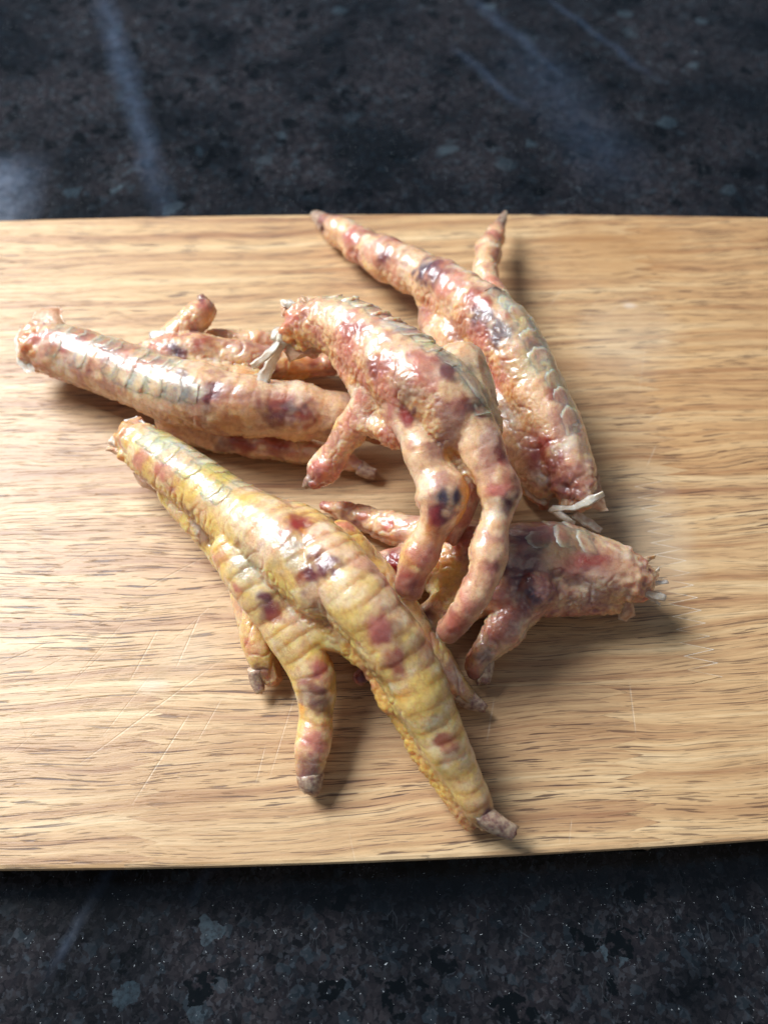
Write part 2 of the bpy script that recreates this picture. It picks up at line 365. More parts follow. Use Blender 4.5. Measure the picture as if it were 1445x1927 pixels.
# ------------------------------------------------------------------ materials of the feet
def skin_mat(name, coat=0.9, wr=0.6, rough=0.36):
    k = NT(name); v = mm_coords(k)
    at = k.new('ShaderNodeAttribute', attribute_name='skin_colour')
    mot = k.ramp(k.noise(v, 0.9, 5, 0.65), [(0.3, (0.84, 0.78, 0.77)), (0.5, (1, 1, 1)), (0.72, (1.10, 1.10, 1.10))])
    col = k.mix(1.0, at.outputs['Color'], mot, 'MULTIPLY')
    # pale dried threads over the skin
    th = k.noise(k.mapping(v, (1, 1, 1)), 0.8, 3, 0.5, 1.5)
    th = k.ramp(k.math('ABSOLUTE', k.math('SUBTRACT', th, 0.5)), [(0.0, 1.0), (0.012, 0.0)])
    veins = k.noise(v, 0.42, 4, 0.6, 0.8); veins = k.ramp(k.math('ABSOLUTE', k.math('SUBTRACT', veins, 0.5)), [(0.0, 1.0), (0.022, 0.0)])
    veins = k.math('MULTIPLY', veins, k.ramp(k.noise(v, 0.11, 2), [(0.44, 0.0), (0.58, 1.0)]))
    col = k.mix(k.math('MULTIPLY', veins, 0.45), col, (0.40, 0.08, 0.05))
    th = k.math('MULTIPLY', th, k.ramp(k.noise(v, 0.17, 2), [(0.5, 0.0), (0.6, 1.0)]))
    col = k.mix(k.math('MULTIPLY', th, 0.30), col, (0.85, 0.74, 0.50))
    k.l.new(col, k.b.inputs['Base Color'])
    k.b.subsurface_method = 'RANDOM_WALK'
    k.b.inputs['Subsurface Weight'].default_value = 1.0
    k.b.inputs['Subsurface Radius'].default_value = (1.0, 0.45, 0.17); k.b.inputs['Subsurface Scale'].default_value = 0.0052
    r = k.math('ADD', rough - 0.08, k.math('MULTIPLY', k.noise(v, 0.5, 3), 0.22)); k.l.new(r, k.b.inputs['Roughness'])
    k.b.inputs['Specular IOR Level'].default_value = 0.6
    k.b.inputs['Coat Weight'].default_value = coat; k.b.inputs['Coat Roughness'].default_value = 0.17
    ve = k.new('ShaderNodeTexVoronoi', feature='DISTANCE_TO_EDGE'); k.l.new(v, ve.inputs['Vector']); ve.inputs['Scale'].default_value = 0.85
    crk = k.ramp(ve.outputs['Distance'], [(0.0, 0.0), (0.10, 1.0)])
    h = k.math('ADD', k.math('MULTIPLY', k.noise(v, 1.3, 4, 0.6, 0.6), 0.9), k.math('MULTIPLY', crk, 0.16))
    h = k.math('ADD', h, k.math('MULTIPLY', k.noise(v, 4.0, 3, 0.6), 0.10)); h = k.math('ADD', h, k.math('MULTIPLY', th, 0.25))
    bp = k.new('ShaderNodeBump'); bp.inputs['Strength'].default_value = 0.5 * wr; bp.inputs['Distance'].default_value = 0.0006
    k.l.new(h, bp.inputs['Height']); k.l.new(bp.outputs[0], k.b.inputs['Normal']); 
    bc = k.new('ShaderNodeBump'); bc.inputs['Strength'].default_value = 0.32 * wr; bc.inputs['Distance'].default_value = 0.0006
    k.l.new(k.math('ADD', k.noise(v, 0.75, 2, 0.5, 0.6), k.math('MULTIPLY', crk, 0.10)), bc.inputs['Height']); k.l.new(bc.outputs[0], k.b.inputs['Coat Normal'])
    return k.m
SKIN = skin_mat('dried_skin'); SCALE_M = skin_mat('horny_scale', 0.8, 0.55, 0.28)
def horn_mat(name, a, b):
    k = NT(name); v = mm_coords(k)
    n = k.noise(k.mapping(v, (0.6, 0.6, 0.6)), 1.0, 4, 0.6)
    k.l.new(k.ramp(n, [(0.35, a), (0.62, b)]), k.b.inputs['Base Color'])
    k.b.inputs['Subsurface Weight'].default_value = 0.5; k.b.inputs['Subsurface Radius'].default_value = (1, 0.6, 0.35); k.b.inputs['Subsurface Scale'].default_value = 0.0025
    k.b.inputs['Roughness'].default_value = 0.38; k.b.inputs['Coat Weight'].default_value = 0.3
    bp = k.new('ShaderNodeBump'); bp.inputs['Strength'].default_value = 0.5; bp.inputs['Distance'].default_value = 0.0004
    k.l.new(k.noise(v, 1.6, 4, 0.6), bp.inputs['Height']); k.l.new(bp.outputs[0], k.b.inputs['Normal'])
    return k.m
CLAW = horn_mat('claw_horn', (0.20, 0.085, 0.075), (0.56, 0.42, 0.29))
BONE = horn_mat('bone', (0.56, 0.42, 0.30), (0.72, 0.64, 0.52))
TENDON = horn_mat('tendon', (0.50, 0.38, 0.28), (0.68, 0.60, 0.49))
FLAP = horn_mat('skin_film', (0.50, 0.24, 0.13), (0.66, 0.42, 0.26))
PALEFILM = horn_mat('pale_film', (0.62, 0.46, 0.33), (0.80, 0.72, 0.62))

CR, YL, PK, OR = np.array([.76, .49, .275]), np.array([.75, .52, .12]), np.array([.56, .19, .14]), np.array([.74, .34, .06])
PU, DR, BL, WH, GY = np.array([.15, .022, .035]), np.array([.30, .024, .016]), np.array([.065, .04, .075]), np.array([.84, .73, .55]), np.array([.28, .25, .20])
GR = np.array([.44, .33, .12])
PAL = dict(cr=CR, yl=YL, pk=PK, pu=PU, dr=DR, bl=BL, wh=WH, gy=GY, gr=GR, **{'or': OR})

# ------------------------------------------------------------------ chicken feet
def catmull(pts, step=0.7):
    P = np.array(pts, float); P = np.vstack([2 * P[0] - P[1], P, 2 * P[-1] - P[-2]]); out = []
    for i in range(1, len(P) - 2):
        a, b, c, d = P[i - 1], P[i], P[i + 1], P[i + 2]
        n = max(2, int(np.linalg.norm((c - b)[:3]) / step))
        for q in range(n):
            t = q / n
            out.append(0.5 * ((2 * b) + (-a + c) * t + (2 * a - 5 * b + 4 * c - d) * t * t + (-a + 3 * b - 3 * c + d) * t ** 3))
    out.append(P[-2]); return np.array(out)
class Chain:
    def __init__(s, pts, up=(0.0, -0.35, 1.0), scutes=None, flat=1.0, kind='toe'):
        # pts: (px, py, z_mm, r_px) in the photograph; stored in mm
        R = []
        for px, py, z, r in pts:
            p = unproj(px, py, z); R.append((*p, r * mmpp(p)))
        c = catmull(R); s.P = c[:, :3]; s.R = np.maximum(c[:, 3], 0.6); s.flat = flat; s.kind = kind; s.scutes = scutes
        T = np.gradient(s.P, axis=0); s.T = T / np.linalg.norm(T, axis=1)[:, None]
        s.s = np.concatenate([[0], np.cumsum(np.linalg.norm(np.diff(s.P, axis=0), axis=1))])
        u = np.array(up, float); D = u - (s.T @ u)[:, None] * s.T; s.D = D / np.linalg.norm(D, axis=1)[:, None]; s.S = np.cross(s.T, s.D)
    def tube(s, V, Fc, n=20):
        base = len(V); m = len(s.P)
        ang = np.linspace(0, 2 * np.pi, n, endpoint=False)
        for i in range(m):
            for a in ang: V.append(s.P[i] + s.R[i] * (np.cos(a) * s.D[i] * s.flat + np.sin(a) * s.S[i]))
        for i in range(m - 1):
            for q in range(n):
                a = base + i * n + q; b = base + i * n + (q + 1) % n; Fc.append([a, b, b + n, a + n])
        for e, sgn in ((0, -1), (m - 1, 1)):
            prev = [base + e * n + q for q in range(n)]
            capk = 0.35 if (s.kind == 'leg' and e == 0) else 0.9
            for f in (0.5, 0.85):
                rr = math.sqrt(1 - f * f) if capk > 0.5 else 1 - f * 0.45; cur = []
                for a in ang:
                    cur.append(len(V)); V.append(s.P[e] + sgn * s.T[e] * s.R[e] * f * capk + s.R[e] * rr * (np.cos(a) * s.D[e] * s.flat + np.sin(a) * s.S[e]))
                for q in range(n):
                    fc = [prev[q], prev[(q + 1) % n], cur[(q + 1) % n], cur[q]]; Fc.append(fc if sgn > 0 else fc[::-1])
                prev = cur
            Fc.append(prev if sgn > 0 else prev[::-1])

def hull_faces(V, Fc, spheres):
    bm = bmesh.new()
    for px, py, z, r in spheres:
        p = unproj(px, py, z); rr = r * mmpp(p)
        bmesh.ops.create_icosphere(bm, subdivisions=2, radius=rr, matrix=Matrix.Translation(Vector(p)))
    res = bmesh.ops.convex_hull(bm, input=bm.verts[:])
    keep = set(g for g in res['geom'] if isinstance(g, bmesh.types.BMFace)); 
    bmesh.ops.delete(bm, geom=[f for f in bm.faces if f not in keep], context='FACES')
    loose = [v for v in bm.verts if not v.link_faces]; bmesh.ops.delete(bm, geom=loose, context='VERTS')
    bm.verts.index_update(); b = len(V)
    for v in bm.verts: V.append(np.array(v.co))
    for f in bm.faces: Fc.append([b + v.index for v in f.verts])
    bm.free()

VOX = 0.42
class Foot:
    def __init__(s, label, seed, chains, webs=(), base=(CR, YL, PK), spots=(), pinkness=0.0, purple=0.0, yellow=0.3, smooth=7, lift=0.35, rug=0.7, band=0.5, bony=0.32):
        s.bony = bony
        s.rug = rug; s.band = band
        s.seed = seed; s.chains = chains; s.pinkness = pinkness; s.purple = purple; s.yellow = yellow; s.lift = lift; s.spots3 = []
        c0 = chains[0].P.mean(axis=0)
        s.root = empty('chicken_foot', (c0[0], c0[1], 0)); s.root['label'] = label; s.root['category'] = 'chicken foot'; s.root['group'] = 'dried chicken feet heaped on the cutting board'
        V, Fc = [], []
        for c in chains: c.tube(V, Fc)
        for wb in webs: hull_faces(V, Fc, wb)
        me = bpy.data.meshes.new('raw'); me.from_pydata([tuple(v) for v in V], [], Fc); me.update()
        o = bpy.data.objects.new('raw', me); COL.objects.link(o)
        m = o.modifiers.new('r', 'REMESH'); m.mode = 'VOXEL'; m.voxel_size = VOX; m.use_smooth_shade = True
        m2 = o.modifiers.new('s', 'SMOOTH'); m2.factor = 0.5; m2.iterations = smooth
        dg = bpy.context.evaluated_depsgraph_get(); ev = o.evaluated_get(dg); m3 = bpy.data.meshes.new_from_object(ev)
        bpy.data.objects.remove(o); bpy.data.meshes.remove(me)
        n = len(m3.vertices); P = np.empty(n * 3); m3.vertices.foreach_get('co', P); P = P.reshape(-1, 3)
        N = np.empty(n * 3); m3.vertices.foreach_get('normal', N); N = N.reshape(-1, 3)
        ci, si, cosf, along = s.param(P)
        s.bvh0 = BVHTree.FromPolygons([tuple(p) for p in P], [tuple(p.vertices) for p in m3.polygons])
        for px, py, rp, key, st in spots:
            if key == 'pk': rp = rp * 1.15; st = min(1.0, st * 1.2)
            if key in ('pu', 'dr', 'bl'): rp = rp * 1.28; st = min(1.0, st * 1.15)
            h = s.cast(px, py)
            if h is not None: s.spots3.append((h, rp * mmpp(h), PAL[key], st))
        h = s.relief(P, ci, si, cosf, along)
        P2 = P + N * h[:, None]
        P2[:, 2] = np.where(P2[:, 2] < 0.15, 0.15 + (P2[:, 2] - 0.15) * 0.05, P2[:, 2])
        m3.vertices.foreach_set('co', (P2 * MM).ravel()); m3.update()
        m3.name = 'skin'; m3.materials.clear(); m3.materials.append(SKIN)
        m3.polygons.foreach_set('use_smooth', [True] * len(m3.polygons))
        setcol(m3, s.colour(P, ci, si, cosf, along))
        ob = bpy.data.objects.new('skin', m3); COL.objects.link(ob); ob.parent = s.root; ob.matrix_parent_inverse = s.root.matrix_world.inverted()
        s.bvh = BVHTree.FromPolygons([tuple(p) for p in P2], [tuple(p.vertices) for p in m3.polygons])
        for k_, c in enumerate(chains):
            if c.scutes: s.scute_row(k_, c)
    def cast(s, px, py, bvh=None):
        r = FWD * F + RGT * (px - 722.5) + UPV * (963.5 - py)
        h = (bvh or s.bvh0).ray_cast(Vector(CAM), Vector(r).normalized())
        return None if h[0] is None else np.array(h[0])
    def param(s, P):
        n = len(P); best = np.full(n, 1e9); ci = np.zeros(n, int); si = np.zeros(n); cosf = np.zeros(n); rl = np.zeros(n)
        for k_, c in enumerate(s.chains):
            for a in range(0, n, 20000):
                p = P[a:a + 20000]
                d2 = (p ** 2).sum(1)[:, None] - 2 * p @ c.P.T + (c.P ** 2).sum(1)[None]
                dd = np.sqrt(np.maximum(d2, 0)) - c.R[None]
                j = dd.argmin(1); v = dd[np.arange(len(p)), j]
                q = p - c.P[j]; al = (q * c.T[j]).sum(1); rad = q - al[:, None] * c.T[j]
                rn = np.linalg.norm(rad, axis=1) + 1e-6
                cf = (rad * c.D[j]).sum(1) / rn
                m = v < best[a:a + 20000]; idx = np.arange(a, a + len(p))[m]
                best[idx] = v[m]; ci[idx] = k_; si[idx] = c.s[j[m]] + al[m]; cosf[idx] = cf[m]; rl[idx] = c.s[j[m]] / c.s[-1]
        return ci, si, cosf, rl
    def relief(s, P, ci, si, cosf, rl):
        sd = s.seed; h = s.rug * (1.05 * fbm(P, 8.0, sd, 3) + 0.30 * fbm(P, 3.2, sd + 3, 2))
        per = np.array([(c.scutes or 4.2) if not isinstance(c.scutes, tuple) else c.scutes[0] for c in s.chains])[ci]
        hard = np.array([1.0 if c.scutes else 0.0 for c in s.chains])[ci]
        leg = np.array([c.kind == 'leg' for c in s.chains])[ci]
        sinf = np.sqrt(np.clip(1 - cosf ** 2, 0, 1)); toe = 1.0 - leg
        h -= toe * 0.9 * sst(rl, 0.05, 0.25) * np.exp(-((cosf + 0.10) / 0.28) ** 2) * (0.7 + 0.5 * vnoise(P, 7, sd + 7))      # shrunken flanks between bone and pad
        h += toe * s.bony * sst(rl, 0.12, 0.35) * np.cos(2 * np.pi * (si + 1.5 * vnoise(P, 12, sd + 8)) / 13.5)                # joints and waists
        u = (si + 1.5 * (1 - cosf) * np.where(leg, 1.5, 1) + 0.95 * vnoise(P, 7, sd + 9) + 0.3 * vnoise(P, 2, sd + 10)) / per
        f = u - np.floor(u); amp = 0.55 + 0.45 * vnoise(P, 9, sd + 12)
        lens = np.sin(np.pi * np.clip(f, 0, 1)) ** 0.55
        saw = f ** 1.2 * sst(1 - f, 0.0, 0.22)
        dors = sst(cosf, 0.05, 0.6)
        h += hard * dors * amp * np.where(leg, 0.30 * saw, s.band * (1.0 * (lens - 0.6) + 0.3 * saw))
        # coarse folds and small reticulate wrinkles where there are no scutes
        bare = 1 - hard * dors
        f1, f2 = vor(P + 0.5 * np.stack([vnoise(P, 1.5, sd + 21), vnoise(P, 1.5, sd + 22), vnoise(P, 1.5, sd + 23)], 1), 2.3, sd + 20); side = bare * sst(cosf, -0.55, -0.1)
        h += s.rug * side * 0.17 * sst(f2 - f1, 0, 0.3)
        g1, g2 = vor(P, 1.35, sd + 30); pl = sst(-cosf, -0.15, 0.3)
        h += pl * 0.60 * (0.7 - g1)
        wr = np.abs(fbm(P, 2.6, sd + 40, 2)); h -= 0.24 * s.rug * (1 - sst(wr, 0, 0.13)) * bare
        wr = np.abs(fbm(P, 5.5, sd + 44, 2)); h -= 0.35 * (1 - sst(wr, 0, 0.12)) * bare
        # torn, lumpy cut end
        near = np.array([1.0 if c.kind == 'leg' else 0.0 for c in s.chains])[ci] * (1 - sst(si, 2.0, 10.0))
        h += near * (2.0 * fbm(P, 4.5, sd + 50, 3) + 0.7 * vnoise(P, 1.8, sd + 51))
        return h
    def colour(s, P, ci, si, cosf, rl, horn=False):
        sd = s.seed; W = P + 1.6 * np.stack([vnoise(P, 3, sd + 60), vnoise(P, 3, sd + 61), vnoise(P, 3, sd + 62)], 1)
        n1 = fbm(W, 14, sd + 70, 3); n2 = fbm(W, 10, sd + 80, 3); n3 = fbm(W, 9, sd + 90, 4)
        c = CR[None] * np.ones((len(P), 1))
        def mx(c, col, t): return c * (1 - t[:, None]) + np.asarray(col)[None] * t[:, None]
        c = mx(c, YL, sst(n1, 0.45 - s.yellow * 1.1, 0.9 - s.yellow * 1.1) * 0.8)
        c = mx(c, OR, sst(-cosf, 0.0, 0.8) * 0.5)
        fine = fbm(P, 1.8, sd + 101, 3); c = mx(c, PK, sst(fine, 0.15, 0.7) * 0.40 * s.rug)
        cr1 = 1 - sst(np.abs(fbm(P, 2.6, sd + 40, 2)), 0, 0.10); cr2 = 1 - sst(np.abs(fbm(P, 5.5, sd + 44, 2)), 0, 0.10)
        c = mx(c, PK * 0.8, np.maximum(cr1, cr2) * 0.35 * s.rug)
        c = s.bands(c, P, ci, si, cosf)
        c = mx(c, PK, sst(n2, 0.40 - s.pinkness, 0.75 - s.pinkness) * 0.75)
        c = mx(c, WH, sst(fbm(W, 5, sd + 95, 3), -0.05, 0.6) * 0.6 * sst(cosf, -0.5, 0.4))
        c = mx(c, DR, sst(n3, 0.55 - s.purple * .5, 0.85 - s.purple * .5) * 0.45)
        c = mx(c, PU, sst(fbm(W, 8, sd + 99, 3), 0.52 - s.purple, 0.78 - s.purple) * 0.7)
        c = mx(c, np.array([.36, .12, .11]), sst(fbm(W, 7, sd + 111, 3), 0.30 - s.pinkness, 0.70 - s.pinkness) * 0.6)
        toe = np.array([c_.kind == 'toe' for c_ in s.chains])[ci]
        c = mx(c, PU * 1.6, toe * sst(rl, 0.86, 1.0) * 0.55)
        near = np.array([1.0 if q.kind == 'leg' else 0.0 for q in s.chains])[ci] * (1 - sst(si, 0.0, 9.0))
        c = mx(c, np.array([.50, .20, .13]), near * (0.45 + 0.3 * n2))
        for p, r, col, st in s.spots3:
            d = np.linalg.norm(W - p, axis=1) / r
            c = mx(c, col, (1 - sst(d + 0.30 * vnoise(P, 1.6, sd + 5) + 0.25 * vnoise(P, 4.0, sd + 6), 0.25, 1.15)) * st)
        if horn: pass
        return np.clip(c, 0.01, 0.9)
    def bands(s, c, P, ci, si, cosf):
        # milky scutes with yellowish seams between them
        sd = s.seed; per = np.array([(q.scutes or 4.2) if not isinstance(q.scutes, tuple) else q.scutes[0] for q in s.chains])[ci]
        hard = np.array([1.0 if q.scutes else 0.0 for q in s.chains])[ci]; leg = np.array([q.kind == 'leg' for q in s.chains])[ci]
        u = (si + 1.5 * (1 - cosf) * np.where(leg, 1.5, 1) + 0.95 * vnoise(P, 7, sd + 9) + 0.3 * vnoise(P, 2, sd + 10)) / per; f = u - np.floor(u)
        k_ = hard * sst(cosf, 0.35, 0.85) * s.band
        m = (k_ * sst(np.sin(np.pi * f), 0.55, 0.95) * (0.6 + 0.4 * vnoise(P, 5, sd + 15)) * 0.9)[:, None]
        c = c * (1 - m) + np.array([[.82, .72, .52]]) * m
        m = (k_ * (1 - sst(np.sin(np.pi * f), 0.1, 0.45)) * 0.42)[:, None]
        return c * (1 - m) + np.array([[.48, .26, .10]]) * m
    def scute_row(s, k_, c):
        if c.kind != 'leg': return
        per, s0, s1, span, lift = c.scutes
        if s1 < 0: s1 = c.s[-1] + s1
        rng = random.Random(s.seed * 31 + k_)
        ats = []
        for side in (-1, 1):
            at = s0 + (0.5 * per if side > 0 else 0)
            while at < s1:
                L = per * rng.uniform(0.8, 1.25); ats.append((at, L, side)); at += L
        for at, L, side in ats:
            if rng.random() < 0.12: continue
            NA, NF = 9, 6
            half = math.radians(span * 0.5 * rng.uniform(0.75, 1.15)); sk = side * math.radians(span * 0.42) + math.radians(rng.uniform(-7, 7)); lf = lift * rng.uniform(0.2, 1.5); slant = side * rng.uniform(-0.2, 1.0)
            V = []; ok = True
            fs = [0.0, 0.3, 0.6, 0.86, 1.0, 1.13]
            ofs = [-0.25, 0.0, 0.05 + lf * .15, 0.08 + lf * .5, 0.10 + lf * .8, -0.25]
            for fi, f in enumerate(fs):
                for a in range(NA):
                    ph = (a / (NA - 1) * 2 - 1) * half + sk; x = abs(a / (NA - 1) * 2 - 1)
                    ss = at + f * L * 1.12 - 1.9 * (x ** 2) * (per / 5.0) - slant * (a / (NA - 1) * 2 - 1) + 0.3 * rng.uniform(-1, 1) * (f > 0.9)
                    j = int(np.clip(np.searchsorted(c.s, ss), 0, len(c.s) - 1))
                    rad = math.cos(ph) * c.D[j] + math.sin(ph) * c.S[j]
                    org = c.P[j] + rad * (c.R[j] + 8)
                    h = s.bvh.ray_cast(Vector(org), Vector(-rad))
                    if h[0] is None or (Vector(c.P[j]) - h[0]).length > c.R[j] + 3.2: ok = False; break
                    o_ = ofs[fi] if x < 0.75 else (ofs[fi] * 0.4 if x < 0.95 else -0.3)
                    if fi == 4 and x < .75: o_ += rng.uniform(-0.12, 0.2) * min(lf, 1)
                    V.append(np.array(h[0]) + rad * o_)
                if not ok: break
            if not ok: continue
            fc = []
            for i in range(NF - 1):
                for q in range(NA - 1):
                    b = i * NA + q; fc.append([b, b + 1, b + NA + 1, b + NA])
            V = np.array(V)
            # orient outwards
            nn = np.cross(V[1] - V[0], V[NA] - V[0])
            if nn @ (V[0] - c.P[int(np.clip(np.searchsorted(c.s, at), 0, len(c.s) - 1))]) < 0: fc = [f[::-1] for f in fc]
            ob = newobj('scale', V, fc, SCALE_M, s.root)
            col = s.colour(V, *s.param(V)); lipt = np.array([0, 0, 0.0, 0.12, 0.75, 0.7]).repeat(NA)[:, None]  # pale horny lips, brightened further to paint in light shining through them
            tip = (YL * 0.5 + WH * 0.5) if s.yellow > 0.3 else (WH * .8 + PK * .1)
            setcol(ob.data, col * (1 - lipt) + tip[None] * lipt)
    # ---- attached pieces
    def claw(s, pts, mat=None, name='claw', flatten=0.8):
        c = Chain(pts, flat=flatten); V, Fc = [], []; n = 14; m = len(c.P); ang = np.linspace(0, 2 * np.pi, n, endpoint=False)
        rg = np.random.RandomState(int(abs(pts[0][0] * 7 + pts[0][1])) % 9999)
        prof = [(i, 1.0) for i in range(m)] + [(m - 1, 0.72), (max(m - 4, 0), 0.6), (max(m - 6, 0), 0.1)]
        jag = 1 + 0.12 * rg.randn(n)
        for i, sc in prof:
            for q, a in enumerate(ang):
                r = c.R[i] * sc * (1 + 0.06 * math.sin(3 * a + i * 0.4)); p = c.P[i] + r * (math.cos(a) * c.D[i] * c.flat + math.sin(a) * c.S[i])
                if i == m - 1: p = p + c.T[i] * c.R[i] * 0.5 * (jag[q] - 1) * 3
                V.append(p)
        for i in range(len(prof) - 1):
            for q in range(n): Fc.append([i * n + q, i * n + (q + 1) % n, (i + 1) * n + (q + 1) % n, (i + 1) * n + q])
        Fc.append([(len(prof) - 1) * n + q for q in range(n)]); Fc.append([q for q in range(n)][::-1])
        return newobj(name, V, Fc, mat or CLAW, s.root)
    def strand(s, pts, mat=None, name='tendon', thick=0.35, wave=0.6):
        # flat ribbon, pts: (px,py,z,halfwidth_px)
        c = Chain(pts); V, Fc = [], []; m = len(c.P); rg = random.Random(int(pts[0][0] * 3 + pts[0][1]))
        ph = rg.uniform(0, 6)
        for i in range(m):
            tw = 0.5 * math.sin(ph + c.s[i] * 0.25); w_ = c.R[i]
            D = c.D[i] * math.cos(tw) + c.S[i] * math.sin(tw); S = c.S[i] * math.cos(tw) - c.D[i] * math.sin(tw)
            bow = wave * 0.25 * math.sin(c.s[i] * 0.9 + ph)
            for a, b in ((-1, 0), (-0.5, 1), (0, 0.5), (0.5, 1), (1, 0), (0.5, -1), (-0.5, -1)):
                V.append(c.P[i] + S * a * w_ * (1 + 0.12 * math.sin(c.s[i] * 1.7 + a)) + D * (b * thick * 0.5 + bow * a))
        n = 7
        for i in range(m - 1):
            for q in range(n): Fc.append([i * n + q, i * n + (q + 1) % n, (i + 1) * n + (q + 1) % n, (i + 1) * n + q])
        Fc.append([q for q in range(n)][::-1]); Fc.append([(m - 1) * n + q for q in range(n)])
        return newobj(name, V, Fc, mat or TENDON, s.root)
    def flap(s, outline, mat=None, name='skin_flap', thick=0.5, bulge=1.2):
        # outline: (px,py,z) closed, fan-subdivided, wavy, with real thickness
        O = np.array([unproj(a, b, z) for a, b, z in outline]); c = O.mean(0); n = len(O); K = 5
        nrm = np.zeros(3)
        for i in range(n): nrm += np.cross(O[i] - c, O[(i + 1) % n] - c)
        nrm /= np.linalg.norm(nrm)
        if nrm[2] < 0: nrm = -nrm
        D = [];
        for i in range(n):
            for q in range(4): D.append(O[i] * (1 - q / 4) + O[(i + 1) % n] * q / 4)
        D = np.array(D); D += 0.35 * np.stack([vnoise(D, 1.6, 5), vnoise(D, 1.6, 6), vnoise(D, 1.6, 7)], 1); n = len(D)
        V, Fc = [], []
        for sgn in (1, -1):
            for r in range(K + 1):
                f = r / K
                for i in range(n):
                    p = c + (D[i] - c) * f; V.append(p + nrm * (bulge * (1 - f * f) + sgn * thick * 0.5 * (1 - 0.8 * f ** 4)))
            b = 0 if sgn > 0 else (K + 1) * n
            for r in range(K):
                for i in range(n):
                    fc = [b + r * n + i, b + r * n + (i + 1) % n, b + (r + 1) * n + (i + 1) % n, b + (r + 1) * n + i]; Fc.append(fc if sgn < 0 else fc[::-1])
        t0 = K * n; b0 = (K + 1) * n + K * n
        for i in range(n): Fc.append([t0 + i, t0 + (i + 1) % n, b0 + (i + 1) % n, b0 + i])
        V = np.array(V); V += nrm * (0.4 * vnoise(V, 3, 9))[:, None]
        return newobj(name, V, Fc, mat or FLAP, s.root)

C = Chain
